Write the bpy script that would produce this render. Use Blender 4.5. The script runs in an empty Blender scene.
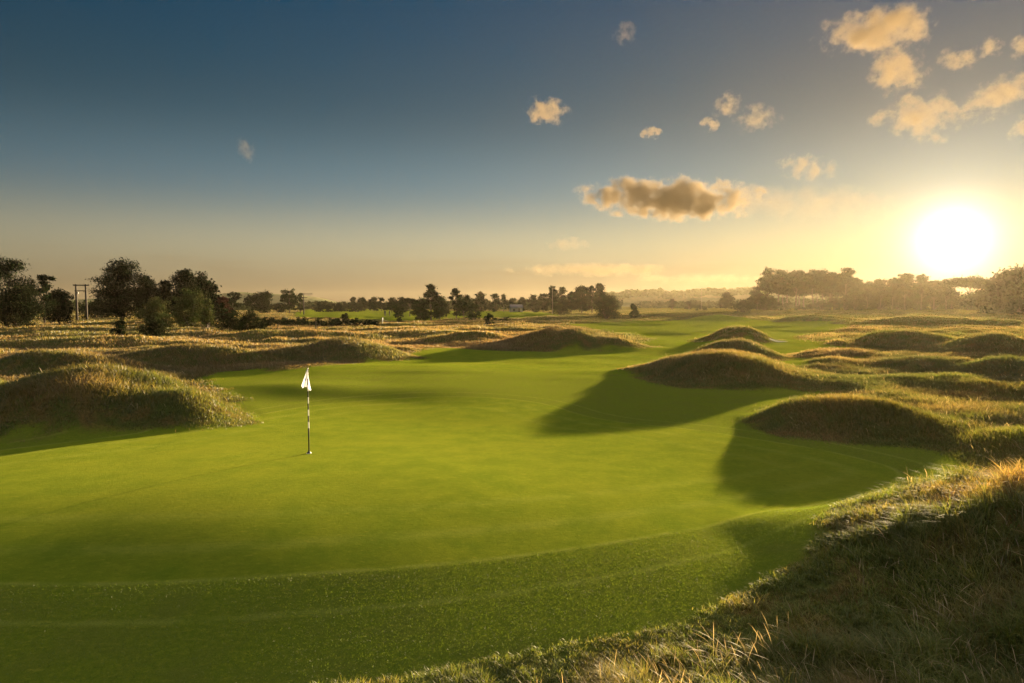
import bpy, math, random
import numpy as np
R = math.radians
rng = np.random.default_rng(7)
random.seed(7)
scene = bpy.context.scene
C = scene.collection

# ------------------------------------------------------------------ camera
F = 682.67; HC = 3.7; PITCH = math.atan(37.5/F)
cp, sp = math.cos(PITCH), math.sin(PITCH)
cam_d = bpy.data.cameras.new('camera'); cam = bpy.data.objects.new('camera', cam_d); C.objects.link(cam)
cam_d.sensor_width = 36; cam_d.lens = 24; cam_d.clip_start = 0.1; cam_d.clip_end = 30000
cam.location = (0, 0, HC); cam.rotation_euler = (math.pi/2-PITCH, 0, 0)
scene.camera = cam

def ray(px, py):
    r = px-512.0; u = 341.5-py
    return np.array([r, F*cp+u*sp, -F*sp+u*cp])
def at_depth(px, py, D):          # world point on a sight line at forward distance D
    d = ray(px, py); t = D/d[1]
    return np.array([d[0]*t, D, HC+d[2]*t])
def on_plane(px, py, z=0.0):
    d = ray(px, py); t = (z-HC)/d[2]
    return np.array([d[0]*t, d[1]*t, z])

SUN = ray(953, 240); SUN /= np.linalg.norm(SUN)
SUN_EL = math.asin(SUN[2]); SUN_AZ = math.atan2(SUN[0], SUN[1])

# ------------------------------------------------------------------ noise
def _h(i, j, s):
    n = (i.astype(np.int64)*374761393 + j.astype(np.int64)*668265263 + s*1274126177) & 0xffffffff
    n = ((n ^ (n >> 13))*1274126177) & 0xffffffff
    n = n ^ (n >> 16)
    return (n & 0xffff)/65535.0
def vn(x, y, s=0):
    i = np.floor(x); j = np.floor(y); fx = x-i; fy = y-j
    fx = fx*fx*fx*(fx*(fx*6-15)+10); fy = fy*fy*fy*(fy*(fy*6-15)+10)
    a = _h(i, j, s); b = _h(i+1, j, s); c = _h(i, j+1, s); d = _h(i+1, j+1, s)
    return (a+(b-a)*fx)*(1-fy)+(c+(d-c)*fx)*fy
def fbm(x, y, s=0, o=3):
    r = 0; a = 0.5; t = 0
    for k in range(o):
        r = r+a*vn(x, y, s+k*17); t += a; a *= .5
        x, y = x*1.93+y*.35+5.1, y*1.93-x*.35+2.7
    return r/t
def sm(a, b, x):
    t = np.clip((x-a)/(b-a), 0, 1); return t*t*(3-2*t)

# ------------------------------------------------------------------ areas
def poly_world(pts, z=0.0):
    return np.array([on_plane(p[0], p[1], z)[:2] if len(p) == 2 else (p[0], p[1]) for p in pts])
def sdist(x, y, P):
    best = np.full(x.shape, 1e9); ins = np.zeros(x.shape, bool)
    n = len(P)
    for k in range(n):
        ax, ay = P[k]; bx, by = P[(k+1) % n]
        dx, dy = bx-ax, by-ay
        t = np.clip(((x-ax)*dx+(y-ay)*dy)/(dx*dx+dy*dy+1e-9), 0, 1)
        best = np.minimum(best, np.hypot(x-ax-t*dx, y-ay-t*dy))
        c = ((ay > y) != (by > y)) & (x < (bx-ax)*(y-ay)/(by-ay+1e-12)+ax)
        ins ^= c
    return np.where(ins, -best, best)

def rounded(P, n=3):
    for _ in range(n):
        Q = np.roll(P, -1, 0); P = np.stack([P*.75+Q*.25, P*.25+Q*.75], 1).reshape(-1, 2)
    return P
FAIR = rounded(poly_world([(-260, 700), (-900, 600), (-700, 470), (-150, 452), (0, 442), (120, 432), (200, 418), (238, 404), (232, 392), (205, 380),
    (215, 374), (330, 371), (395, 357), (440, 349), (500, 351), (560, 352), (640, 346), (655, 338), (600, 330), (560, 324), (640, 321), (760, 321),
    (850, 322), (850, 329), (790, 335), (810, 345), (900, 352), (860, 360), (790, 362), (800, 375), (850, 394), (800, 398),
    (770, 404), (745, 425), (760, 437), (860, 447), (945, 452), (960, 466), (905, 486), (845, 516), (800, 545), (765, 575), (655, 620),
    (520, 646), (380, 667), (200, 686)]), 2)
GREEN = rounded(poly_world([(-500, 560), (-600, 470), (-100, 462), (120, 440), (262, 412), (330, 400), (440, 396), (540, 400), (600, 418), (690, 428), (770, 440), (850, 455), (905, 468),
    (900, 482), (850, 497), (760, 517), (640, 545), (520, 566), (400, 581), (200, 594), (0, 594)]), 3)
FAR_F = poly_world([(296, 318), (392, 321.5), (430, 320), (470, 319), (560, 316), (540, 312.5), (450, 311), (380, 309.5), (310, 309.6), (296, 313)])

# mounds: px, py of the apex, forward distance, half width px, half depth m, rotation deg, edge power
MOUNDS = [
    (92, 365, 22.5, 165, 4.6, -6, .75), (-70, 372, 23, 150, 4.4, 0, .8), (188, 390, 21.6, 74, 2.8, 0, 1.0),
    (720, 350, 35.6, 102, 7.4, 0, 1.0), (815, 375, 33.5, 84, 5.0, -10, 1.0),
    (733, 339, 49, 54, 4.5, 0, 1.0), (735, 326, 68, 44, 5, 0, 1.0),
    (850, 395, 21.3, 118, 3.0, -4, .85), (925, 412, 22.0, 50, 2.2, 0, 1.),
    (335, 339, 46, 100, 4.6, -6, .8), (190, 346, 42, 110, 3.6, 5, .8), (50, 352, 37, 120, 3.4, 5, .8), (110, 336, 62, 150, 6, 0, .9), (300, 330, 76, 130, 6, 0, .9),
    (566, 328, 60, 68, 6.5, 0, .9), (612, 338, 58, 40, 5, 0, 1), (470, 333, 68, 80, 4, 0, 1),
    (905, 330, 62, 62, 6, 0, 1), (990, 334, 52, 76, 6, 0, 1), (1070, 338, 54, 60, 6, 0, 1),
    (850, 350, 48, 66, 4.5, 0, 1), (935, 353, 40, 86, 4.0, 8, 1), (1015, 361, 36, 84, 4.5, 0, 1), (880, 374, 33, 60, 3, 0, 1), (960, 376, 31, 76, 3.5, 0, 1), (1045, 384, 28, 76, 3.5, 0, 1),
    (1000, 406, 23.5, 62, 2.0, 0, .9), (1090, 412, 22, 90, 3.0, 0, .9), (1010, 432, 17.5, 64, 1.8, 0, 1), (1080, 425, 17, 70, 2.4, 0, 1),
    (120, 326, 100, 110, 8, 0, 1), (715, 315, 150, 60, 9, 0, 1), (820, 316, 140, 60, 9, 0, 1), (940, 316, 120, 120, 9, 0, 1),
]
MW = []
for px, py, D, hw, hy, rot, pw in MOUNDS:
    p = at_depth(px, py, D)
    MW.append((p[0], D, p[2]-.12, hw*D/F, hy, R(rot), pw))
NPIX = len(MW)
MW += [(10.6, 8.2, 2.15, 7.6, 6.4, R(-12), 1.05), (3.4, -1.4, 2.0, 8.6, 8.4, R(0), .95), (13, 3, 2.4, 8, 8, 0, .9), (18, 14, 1.7, 6, 5, 0, 1),
       (27, 9, 1.9, 6, 5, 0, 1), (30, 24, 1.8, 7, 5, 0, 1), (-34, 24, 1.8, 9, 5, 0, 1), (-45, 36, 2, 10, 6, 0, 1), (46, 40, 2, 9, 6, 0, 1), (-8, -14, 1.5, 8, 6, 0, 1)]

ROUGH_MOUNDS = list(range(0, 2))+list(range(3, 16))
def mound_cover(x, y):
    """distance inside the unmown foot line of a mound (positive inside)"""
    best = np.full(np.shape(x), -9.0)
    for k in range(NPIX):
        cx, cy, h, rx, ry, rot, pw = MW[k]
        if k == len(MOUNDS)-3: continue
        c, sn = math.cos(rot), math.sin(rot); dx, dy = x-cx, y-cy
        q = np.hypot((c*dx+sn*dy)/rx, (-sn*dx+c*dy)/ry)
        best = np.maximum(best, (.93-q)*min(rx, ry))
    return best
def height(x, y):
    x = np.asarray(x, float); y = np.asarray(y, float)
    r = np.hypot(x, y)
    fd = np.maximum(sdist(x, y, FAIR), mound_cover(x, y))
    rough = sm(-.3, 1.6, fd)
    # broad swells of the mown ground
    z = .20*(fbm(x/15+3, y/13, 11, 2)-.5)+.085*(fbm(x/5.2, y/6.1+9, 12, 2)-.5)
    z = z+.55*(fbm(x/60, y/60, 13, 2)-.5)*sm(30, 120, r)
    # upper tier behind the flag, falling towards the camera into a hollow
    yy = y+.10*x+1.0*(vn(x/6, y/6, 5)-.5)
    tier = sm(24.6, 29.6, yy)*sm(-15, -9, x)*(1-sm(-5, 3.5, x))*(1-.75*sm(30, 44, y))
    z = z+.21*tier
    # the apron drops gently towards the camera
    z = z-.22*(1-sm(4.0, 15., y-.10*x))*sm(-20, 0, y)*(1-sm(3., 7., x))
    z = z+.36*np.exp(-((x+3.5)/7.5)**2-((y-11.5)/5.2)**2)
    z = z+.34*(fbm(x/10, y/4.6, 15, 2)-.5)*sm(27, 36, y)*(1+1.0*sm(50, 90, y))
    z = z-.16*np.exp(-((x-5.5)/4.5)**2-((y-13.2)/3.5)**2)
    # wrinkles of the rough
    wr = .55*(fbm(x/6.5, y/6.5, 21, 3)-.45)+.30*(fbm(x/1.7, y/1.7, 22, 2)-.5)+.25*(fbm(x/3.6+4, y/3.2, 23, 2)-.5)
    z = z+rough*wr*(.45+.55*sm(10, 40, r))
    s = np.zeros_like(z); lump = fbm(x/2.7, y/2.4, 33, 3)
    wob = .30*(fbm(x/3.1, y/3.1, 31, 2)-.5)
    for cx, cy, h, rx, ry, rot, pw in MW:
        dx, dy = x-cx, y-cy
        m = (np.abs(dx) < 1.3*max(rx, ry)+1) & (np.abs(dy) < 1.3*max(rx, ry)+1)
        if not m.any(): continue
        c, sn = math.cos(rot), math.sin(rot)
        q = np.hypot((c*dx[m]+sn*dy[m])/rx, (-sn*dx[m]+c*dy[m])/ry)*(1+2*wob[m]*.8)
        b = h*np.where(q < 1, (.5+.5*np.cos(np.pi*np.clip(q, 0, 1)))**pw, 0)
        b = b*(.80+.42*lump[m])
        s[m] += np.maximum(b, 0)**3
    z = z+s**(1/3)
    return z
def h1(x, y): return float(height(np.array([x]), np.array([y]))[0])
def hit(px, py, lo=3.0, hi=900.0):
    d = ray(px, py); d = d/np.hypot(d[0], d[1])
    t = np.exp(np.linspace(math.log(lo), math.log(hi), 3000))
    zz = height(d[0]*t, d[1]*t)
    below = np.where(HC+d[2]*t < zz)[0]
    k = below[0] if len(below) else -1
    return np.array([d[0]*t[k], d[1]*t[k], zz[k]])

# ------------------------------------------------------------------ node helpers
class NT:
    def __init__(s, tree): s.t = tree; s.n = tree.nodes; s.l = tree.links
    def node(s, typ, ins=None, **kw):
        n = s.n.new(typ)
        for k, v in kw.items(): setattr(n, k, v)
        for k, v in (ins or {}).items(): s.put(n.inputs[k], v)
        return n
    def put(s, sock, v):
        if isinstance(v, bpy.types.NodeSocket): s.l.new(v, sock)
        else: sock.default_value = v
    def m(s, op, a, b=0.0, c=0.0, clamp=False):
        n = s.n.new('ShaderNodeMath'); n.operation = op; n.use_clamp = clamp
        s.put(n.inputs[0], a); s.put(n.inputs[1], b); s.put(n.inputs[2], c); return n.outputs[0]
    def v(s, op, a, b=(0, 0, 0), sc=None):
        n = s.n.new('ShaderNodeVectorMath'); n.operation = op
        s.put(n.inputs[0], a); s.put(n.inputs[1], b)
        if sc is not None: s.put(n.inputs['Scale'], sc)
        return n.outputs['Value'] if op in ('DOT_PRODUCT', 'LENGTH', 'DISTANCE') else n.outputs['Vector']
    def mix(s, f, a, b, mode='MIX'):
        n = s.n.new('ShaderNodeMix'); n.data_type = 'RGBA'; n.blend_type = mode
        s.put(n.inputs[0], f); s.put(n.inputs[6], a); s.put(n.inputs[7], b); return n.outputs[2]
    def ramp(s, x, a, b, lo=0.0, hi=1.0, interp='SMOOTHSTEP'):
        n = s.n.new('ShaderNodeMapRange'); n.interpolation_type = interp
        for i, v in enumerate((x, a, b, lo, hi)): s.put(n.inputs[i], v)
        return n.outputs[0]
    def noise(s, vec, scale, detail=3, rough=.5, out=0):
        n = s.n.new('ShaderNodeTexNoise'); s.put(n.inputs['Vector'], vec)
        n.inputs['Scale'].default_value = scale; n.inputs['Detail'].default_value = detail; n.inputs['Roughness'].default_value = rough
        return n.outputs[out]
def new_mat(name):
    m = bpy.data.materials.new(name); m.use_nodes = True; m.node_tree.nodes.clear()
    nt = NT(m.node_tree); nt.out = nt.node('ShaderNodeOutputMaterial'); return m, nt
def c4(r, g, b): return (r, g, b, 1)

# ------------------------------------------------------------------ world
world = bpy.data.worlds.new('World'); scene.world = world; world.use_nodes = True
w = NT(world.node_tree); w.n.clear()
wo = w.node('ShaderNodeOutputWorld')
sky = w.node('ShaderNodeTexSky', sky_type='NISHITA', sun_disc=False)
sky.sun_elevation = SUN_EL; sky.sun_rotation = SUN_AZ
sky.altitude = 0; sky.air_density = 1.0; sky.dust_density = 1.5; sky.ozone_density = 2.0
gen = w.node('ShaderNodeTexCoord').outputs['Generated']
sep = w.node('ShaderNodeSeparateXYZ', {0: gen})
elev = w.m('ARCSINE', sep.outputs['Z'])
theta = w.m('ARCCOSINE', w.m('MINIMUM', w.v('DOT_PRODUCT', w.v('NORMALIZE', gen), tuple(SUN)), 1.0))
def s2l(c):
    return tuple(((v/255+.055)/1.055)**2.4 for v in c)+(1,)
def ramp_color(nt, x, stops):
    n = nt.node('ShaderNodeValToRGB', {0: x}); e = n.color_ramp.elements
    n.color_ramp.interpolation = 'EASE' if False else 'LINEAR'
    for k, (p, c) in enumerate(stops):
        el = e[k] if k < 2 else e.new(p)
        el.position = p; el.color = s2l(c)
    return n.outputs[0]
BUMPS = [(0, 3.4, (.30, .195, .095)), (4.5, 3.3, (.435, .375, .210)), (9, 4.5, (.128, .2080, .2480)), (15, 6, (.030, .0700, .0900)), (24, 9, (.0038, .0650, .1348))]
grad = None
for c0, s0, cc in BUMPS:
    g_ = w.m('EXPONENT', w.m('MULTIPLY', w.m('POWER', w.m('DIVIDE', w.m('SUBTRACT', elev, R(c0)), R(s0)), 2.0), -1.0))
    v_ = w.v('SCALE', cc, sc=g_); grad = v_ if grad is None else w.v('ADD', grad, v_)
grad = w.v('SCALE', grad, sc=w.m('MAXIMUM', w.m('SUBTRACT', 1.25, w.m('MULTIPLY', theta, .0098/R(1))), .45))
w_sun = w.m('EXPONENT', w.m('DIVIDE', theta, -R(18)))
grad = w.v('MULTIPLY', grad, w.v('SUBTRACT', (1, 1, 1), w.v('SCALE', (0, .05, .34), sc=w_sun)))
# brightness added to the unseen sky overhead, above the frame, to fill shadows
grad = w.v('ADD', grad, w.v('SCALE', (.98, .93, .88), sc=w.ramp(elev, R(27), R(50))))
ex = lambda d: w.m('EXPONENT', w.m('DIVIDE', theta, -R(d)))
g3 = w.m('EXPONENT', w.m('MULTIPLY', w.m('POWER', w.m('DIVIDE', theta, R(2.2)), 2.0), -1.0))
glow = w.v('SCALE', (.235, .075, 0), sc=ex(15.0))
glow = w.v('ADD', glow, w.v('SCALE', (.13, .13, .06), sc=ex(7.0)))
glow = w.v('ADD', glow, w.v('SCALE', (.50, .46, .46), sc=ex(3.4)))
glow = w.v('ADD', glow, w.v('SCALE', (1.0, .95, .82), sc=w.m('MULTIPLY', g3, 1.1)))
# thin warm bands of high haze close to the horizon
bandv = w.v('MULTIPLY', gen, (3.0, 3.0, 34.0))
band = w.ramp(w.noise(bandv, 1.4, 4, .55), .48, .72)
band = w.m('MULTIPLY', band, w.m('MULTIPLY', w.ramp(elev, R(.3), R(2.2)), w.ramp(elev, R(5.2), R(3.0))))
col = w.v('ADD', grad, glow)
col = w.v('MULTIPLY', col, w.v('SUBTRACT', (1, 1, 1), w.v('SCALE', (.05, .09, .12), sc=band)))
EXPO = 3.05
k = 1.0/(.10*2**EXPO)
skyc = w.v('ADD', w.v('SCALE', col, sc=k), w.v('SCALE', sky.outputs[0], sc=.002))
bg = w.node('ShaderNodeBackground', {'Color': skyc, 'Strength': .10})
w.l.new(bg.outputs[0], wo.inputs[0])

sl = bpy.data.lights.new('sun', 'SUN'); so = bpy.data.objects.new('sun', sl); C.objects.link(so)
from mathutils import Vector
so.rotation_euler = Vector(SUN).to_track_quat('Z', 'Y').to_euler()
so.location = (60, 90, 60)
sl.energy = 5.0; sl.angle = R(.6); sl.color = (1, .74, .42)

scene.view_settings.view_transform = 'Standard'; scene.view_settings.look = 'None'
scene.view_settings.exposure = EXPO; scene.view_settings.gamma = 1
cy = scene.cycles
cy.max_bounces = 6; cy.diffuse_bounces = 3; cy.transmission_bounces = 4; cy.transparent_max_bounces = 12; cy.volume_bounces = 1
cy.use_denoising = True
cy.sample_clamp_indirect = 8

# ------------------------------------------------------------------ object helpers
def link(o, parent=None):
    C.objects.link(o)
    if parent is not None: o.parent = parent
    return o
def props(o, label=None, cat=None, group=None, kind=None):
    if label: o['label'] = label
    if cat: o['category'] = cat
    if group: o['group'] = group
    if kind: o['kind'] = kind
    return o
def empty(name, loc, rz=0):
    o = bpy.data.objects.new(name, None); o.location = loc; o.rotation_euler[2] = rz; o.empty_display_size = .2
    C.objects.link(o); return o
def np_mesh(name, V, Fc, mat, n=4, smooth=False, attrs=None, parent=None):
    me = bpy.data.meshes.new(name)
    V = np.asarray(V, np.float32); Fc = np.asarray(Fc, np.int32).reshape(-1, n)
    me.vertices.add(len(V)); me.vertices.foreach_set('co', V.ravel())
    me.loops.add(Fc.size); me.loops.foreach_set('vertex_index', Fc.ravel())
    me.polygons.add(len(Fc)); me.polygons.foreach_set('loop_start', np.arange(0, Fc.size, n, dtype=np.int32))
    try: me.polygons.foreach_set('loop_total', np.full(len(Fc), n, np.int32))
    except Exception: pass
    me.polygons.foreach_set('use_smooth', np.full(len(Fc), smooth))
    for k, (t, a) in (attrs or {}).items():
        at = me.attributes.new(k, t, 'POINT')
        at.data.foreach_set('value' if t == 'FLOAT' else 'color', np.asarray(a, np.float32).ravel())
    me.update(calc_edges=True)
    me.materials.append(mat)
    return link(bpy.data.objects.new(name, me), parent)

# ------------------------------------------------------------------ ground material
def ground_material(name, mown):
    m, t = new_mat(name)
    pos = t.node('ShaderNodeNewGeometry').outputs['Position']
    nrm = t.node('ShaderNodeNewGeometry').outputs['Normal']
    rough = t.node('ShaderNodeAttribute', attribute_name='rough').outputs['Fac']
    gd = t.node('ShaderNodeAttribute', attribute_name='green_d').outputs['Fac']
    flat = t.v('MULTIPLY', pos, (1, 1, 0))
    n_big = t.noise(flat, .22, 4, .6); n_mid = t.noise(flat, 1.3, 4, .6); n_fine = t.noise(flat, 14, 3, .7)
    n_gr = t.noise(t.v('MULTIPLY', pos, (1, 2.2, 0)), 45, 2, .7)
    # mown turf
    turf = t.mix(t.ramp(n_mid, .3, .7), c4(.115, .175, .012), c4(.185, .225, .016))
    turf = t.mix(t.m('MULTIPLY', t.ramp(n_big, .42, .72), .55), turf, c4(.225, .235, .02))
    fringe = t.mix(t.ramp(n_fine, .3, .7), c4(.100, .150, .012), c4(.170, .205, .018))
    fringe = t.mix(t.ramp(n_mid, .35, .75), fringe, c4(.13, .155, .022))
    gf = t.ramp(t.m('ADD', gd, t.m('MULTIPLY', t.m('SUBTRACT', n_mid, .5), .25)), -.03, .05)
    near = t.ramp(gd, 12.0, 7.0)
    mow = t.mix(t.m('MULTIPLY', gf, near), turf, fringe)
    # pale rings left where the mower turned round the green's edge
    def ring(c, wd, amt):
        d = t.m('ABSOLUTE', t.m('SUBTRACT', gd, c))
        return t.m('MULTIPLY', t.ramp(d, wd, 0.0), amt)
    rg = t.m('MAXIMUM', ring(.0, .10, .55), t.m('MAXIMUM', ring(.95, .12, .45), t.m('MAXIMUM', ring(-1.0, .3, .28), ring(-2.2, .3, .2))))
    rg = t.m('MULTIPLY', rg, t.ramp(n_mid, .25, .6))
    mow = t.mix(rg, mow, c4(.30, .33, .06))
    mow = t.mix(t.ramp(n_gr, .35, .7, 0, .6), mow, c4(.065, .095, .010))
    spk = t.noise(t.v('MULTIPLY', pos, (1, 2, 0)), 6.5, 5, .75)
    mow = t.mix(t.ramp(spk, .50, .70, 0, .55), mow, c4(.085, .115, .012))
    mow = t.mix(t.ramp(spk, .46, .30, 0, .45), mow, c4(.30, .28, .035))
    # far fairway is a plainer, cooler green
    # rough: straw and green patches
    straw = t.mix(t.ramp(n_fine, .3, .7), c4(.10, .07, .025), c4(.18, .12, .045))
    rg_green = t.mix(t.ramp(n_fine, .3, .7), c4(.05, .065, .015), c4(.09, .105, .028))
    rgh = t.mix(t.ramp(n_mid, .40, .62), rg_green, straw)
    colr = t.mix(t.m('ADD', rough, t.m('MULTIPLY', t.m('SUBTRACT', n_fine, .5), t.m('MULTIPLY', rough, t.m('SUBTRACT', 1.0, rough))), clamp=True), mow, rgh)
    # the sward is made of upright blades: scatter the facing of the surface
    wn = t.node('ShaderNodeTexWhiteNoise', {'Vector': t.v('SCALE', pos, sc=913.0)}, noise_dimensions='3D').outputs['Color']
    jit = t.v('SUBTRACT', wn, (.5, .5, .5))
    amp = t.ramp(rough, 0, 1, JIT, 1.5)
    nn = t.v('NORMALIZE', t.v('ADD', nrm, t.v('SCALE', jit, sc=amp)))
    bump = t.node('ShaderNodeBump', {'Height': t.m('ADD', t.m('MULTIPLY', n_mid, .02), t.m('ADD', t.m('MULTIPLY', n_fine, .012), t.m('MULTIPLY', n_gr, .004))), 'Normal': nn, 'Distance': 1.0, 'Strength': .8})
    dif = t.node('ShaderNodeBsdfDiffuse', {'Color': colr, 'Normal': bump.outputs[0], 'Roughness': .3})
    # thin blades let the low sun through them
    trn = t.node('ShaderNodeBsdfSheen', {'Color': t.mix(.5, colr, c4(.4, .42, .05)), 'Roughness': .5, 'Normal': bump.outputs[0]})
    mx = t.node('ShaderNodeMixShader', {0: .25, 1: dif.outputs[0], 2: trn.outputs[0]})
    t.l.new(mx.outputs[0], t.out.inputs['Surface'])
    return m
JIT = 1.1
m_ground = ground_material('links_turf', True)

# ------------------------------------------------------------------ ground sheet, polar grid round the photographer
RMAX = 1560.0
ang = np.concatenate([np.radians(np.arange(-50, 50.001, .13)), np.radians(np.arange(53, 308, 3.0))])
NA = len(ang)
rad = np.exp(np.linspace(math.log(.35), math.log(RMAX), 860)); NR = len(rad)
AA, RR = np.meshgrid(ang, rad)
GX = (RR*np.sin(AA)).ravel(); GY = (RR*np.cos(AA)).ravel()
GX = np.append(GX, 0.0); GY = np.append(GY, 0.0)
GZ = height(GX, GY)
far = sm(700, 1400, np.hypot(GX, GY)); GZ = GZ*(1-far)
def masks(x, y):
    wob = .8*(fbm(x/1.6, y/1.6, 41, 3)-.5)*np.clip(np.hypot(x, y)/12, .5, 3)
    fd = np.maximum(np.minimum(sdist(x, y, FAIR), sdist(x, y, FAR_F)), mound_cover(x, y))+wob
    return fd, sdist(x, y, GREEN)+.25*(vn(x/3, y/3, 44)-.5)
FD, GD = masks(GX, GY)
ROUGH = sm(-.05, .5, FD)
idx = np.arange(NR*NA).reshape(NR, NA)
a = idx[:-1, :]; b = np.roll(idx, -1, 1)[:-1, :]; c = np.roll(idx, -1, 1)[1:, :]; d = idx[1:, :]
quads = np.stack([a, d, c, b], -1).reshape(-1, 4)
cFD = FD[quads].mean(1); cGD = GD[quads].mean(1)
P3 = np.stack([GX, GY, GZ], 1)
def sheet(name, sel):
    q = quads[sel]; u, inv = np.unique(q, return_inverse=True)
    o = np_mesh(name, P3[u], inv.reshape(-1, 4), m_ground, smooth=True, attrs={'rough': ('FLOAT', ROUGH[u]), 'green_d': ('FLOAT', GD[u])})
    return props(o, kind='structure')
isg = (cGD < 0) & (cFD < .1)
isf = (~isg) & (cFD < .1)
sheet('putting_green', isg); sheet('fairway', isf); sheet('rough_ground', ~(isg | isf))

# ------------------------------------------------------------------ haze
m_haze, t = new_mat('evening_haze')
vol = t.node('ShaderNodeVolumePrincipled', {'Color': c4(1.0, .86, .58), 'Density': .000036, 'Anisotropy': .60})
t.l.new(vol.outputs[0], t.out.inputs['Volume'])
V = [(x, y, z) for z in (-6, 31) for x, y in ((-1600, -1600), (1600, -1600), (1600, 1600), (-1600, 1600))]
hz = np_mesh('haze', V, [(3, 2, 1, 0), (4, 5, 6, 7), (0, 1, 5, 4), (1, 2, 6, 5), (2, 3, 7, 6), (3, 0, 4, 7)], m_haze)
props(hz, 'thin golden evening haze over the whole links', 'haze', kind='stuff')

# ------------------------------------------------------------------ grass
def leafy(name, trans=.5, tint=(1, 1, 1), rough=.5, gloss=.03):
    m, t = new_mat(name)
    cl = t.node('ShaderNodeAttribute', attribute_name='col').outputs['Color']
    cl = t.v('MULTIPLY', cl, tint)
    d = t.node('ShaderNodeBsdfDiffuse', {'Color': cl}); tr = t.node('ShaderNodeBsdfTranslucent', {'Color': t.v('MULTIPLY', cl, (1.25, 1.15, .75))})
    g = t.node('ShaderNodeBsdfGlossy', {'Color': c4(.8, .8, .8), 'Roughness': rough})
    mx = t.node('ShaderNodeMixShader', {0: trans, 1: d.outputs[0], 2: tr.outputs[0]})
    mg = t.node('ShaderNodeMixShader', {0: gloss, 1: mx.outputs[0], 2: g.outputs[0]})
    t.l.new(mg.outputs[0], t.out.inputs['Surface']); return m
m_blade = leafy('grass_blade', .5)

def polar_pts(n, r0, r1, a0=-52, a1=52, pw=0.0):
    u = rng.random(n); r = r0*(r1/r0)**(u**(1+pw))
    a = np.radians(a0+(a1-a0)*rng.random(n))
    return r*np.sin(a), r*np.cos(a)
def blades(name, x, y, h, wd, lean, col, seg=2, head=None, face=None):
    """blade k at (x, y): height h, width wd, bent by lean; col (n,3) tip colour; root is darker green"""
    n = len(x); z = height(x, y)-.01
    phi = face if face is not None else rng.random(n)*2*np.pi
    lx, ly = np.cos(phi), np.sin(phi)
    tw = phi+np.pi/2+rng.normal(0, .5, n); wx, wy = np.cos(tw), np.sin(tw)
    ts = np.linspace(0, 1, seg+1)
    rows = []; cols = []
    prof = np.sqrt(np.clip(1-ts*.92, 0, 1)) if head is None else head(ts)
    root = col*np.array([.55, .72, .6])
    for k, tt in enumerate(ts):
        cx = x+lx*h*lean*tt**1.8; cyy = y+ly*h*lean*tt**1.8; cz = z+h*(tt-.38*np.minimum(lean, 1.6)*tt**2.4)
        ww = wd*prof[k]*.5
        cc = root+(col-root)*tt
        if k < seg or head is not None:
            rows += [np.stack([cx-wx*ww, cyy-wy*ww, cz], 1), np.stack([cx+wx*ww, cyy+wy*ww, cz], 1)]; cols += [cc, cc]
        else:
            rows += [np.stack([cx, cyy, cz], 1)]; cols += [cc]
    per = len(rows)
    V = np.stack(rows, 1).reshape(-1, 3); CC = np.stack(cols, 1).reshape(-1, 3)
    CC = np.concatenate([CC, np.ones((len(CC), 1))], 1)
    loc = []
    for k in range(seg):
        a = 2*k
        if k < seg-1 or head is not None: loc += [(a, a+1, a+3), (a, a+3, a+2)]
        else: loc += [(a, a+1, a+2)]
    loc = np.array(loc); Fc = (np.arange(n)[:, None, None]*per+loc[None]).reshape(-1, 3)
    return np_mesh(name, V, Fc, m_blade, n=3, smooth=False, attrs={'col': ('FLOAT_COLOR', CC)})

GREENS = np.array([(.075, .095, .014), (.105, .120, .020), (.14, .135, .030)])
STRAWS = np.array([(.20, .125, .040), (.28, .17, .055), (.33, .22, .09), (.20, .095, .036)])
def grass_colour(x, y, dry, s=0):
    n = len(x)
    rr = np.hypot(x, y); near = 1-sm(9, 20, rr)
    f = np.clip(dry+1.5*(fbm(x/2.6, y/2.6, 61+s, 3)-.5)+1.3*(fbm(x/.7, y/.7, 66+s, 2)-.5)*near+1.7*(fbm(x/11, y/6, 64, 2)-.52)*sm(26, 50, rr)+rng.normal(0, .12, n), 0, 1)
    val = (.55+.9*fbm(x/.5, y/.5, 67+s, 2))*near+(1-near)*(.7+.6*fbm(x/3, y/1.6, 68, 2))
    g = GREENS[rng.integers(0, 3, n)]; st = STRAWS[rng.integers(0, 4, n)]
    out = (g*(1-f[:, None])+st*f[:, None])*val[:, None]
    red = sm(.56, .70, fbm(x/4.1+7, y/3.3, 69, 2))[:, None]*.38
    out = out*(1-red)+out*np.array([1.1, .80, .78])*red
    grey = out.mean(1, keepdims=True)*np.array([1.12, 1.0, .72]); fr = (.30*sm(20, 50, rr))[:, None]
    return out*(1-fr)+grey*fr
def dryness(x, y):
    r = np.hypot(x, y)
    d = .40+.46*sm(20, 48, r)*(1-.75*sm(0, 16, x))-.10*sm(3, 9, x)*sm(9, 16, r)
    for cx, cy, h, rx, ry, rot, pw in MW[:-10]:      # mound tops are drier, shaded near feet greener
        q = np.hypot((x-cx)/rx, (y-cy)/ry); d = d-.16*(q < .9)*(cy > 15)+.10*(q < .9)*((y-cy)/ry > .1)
    return d
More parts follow.
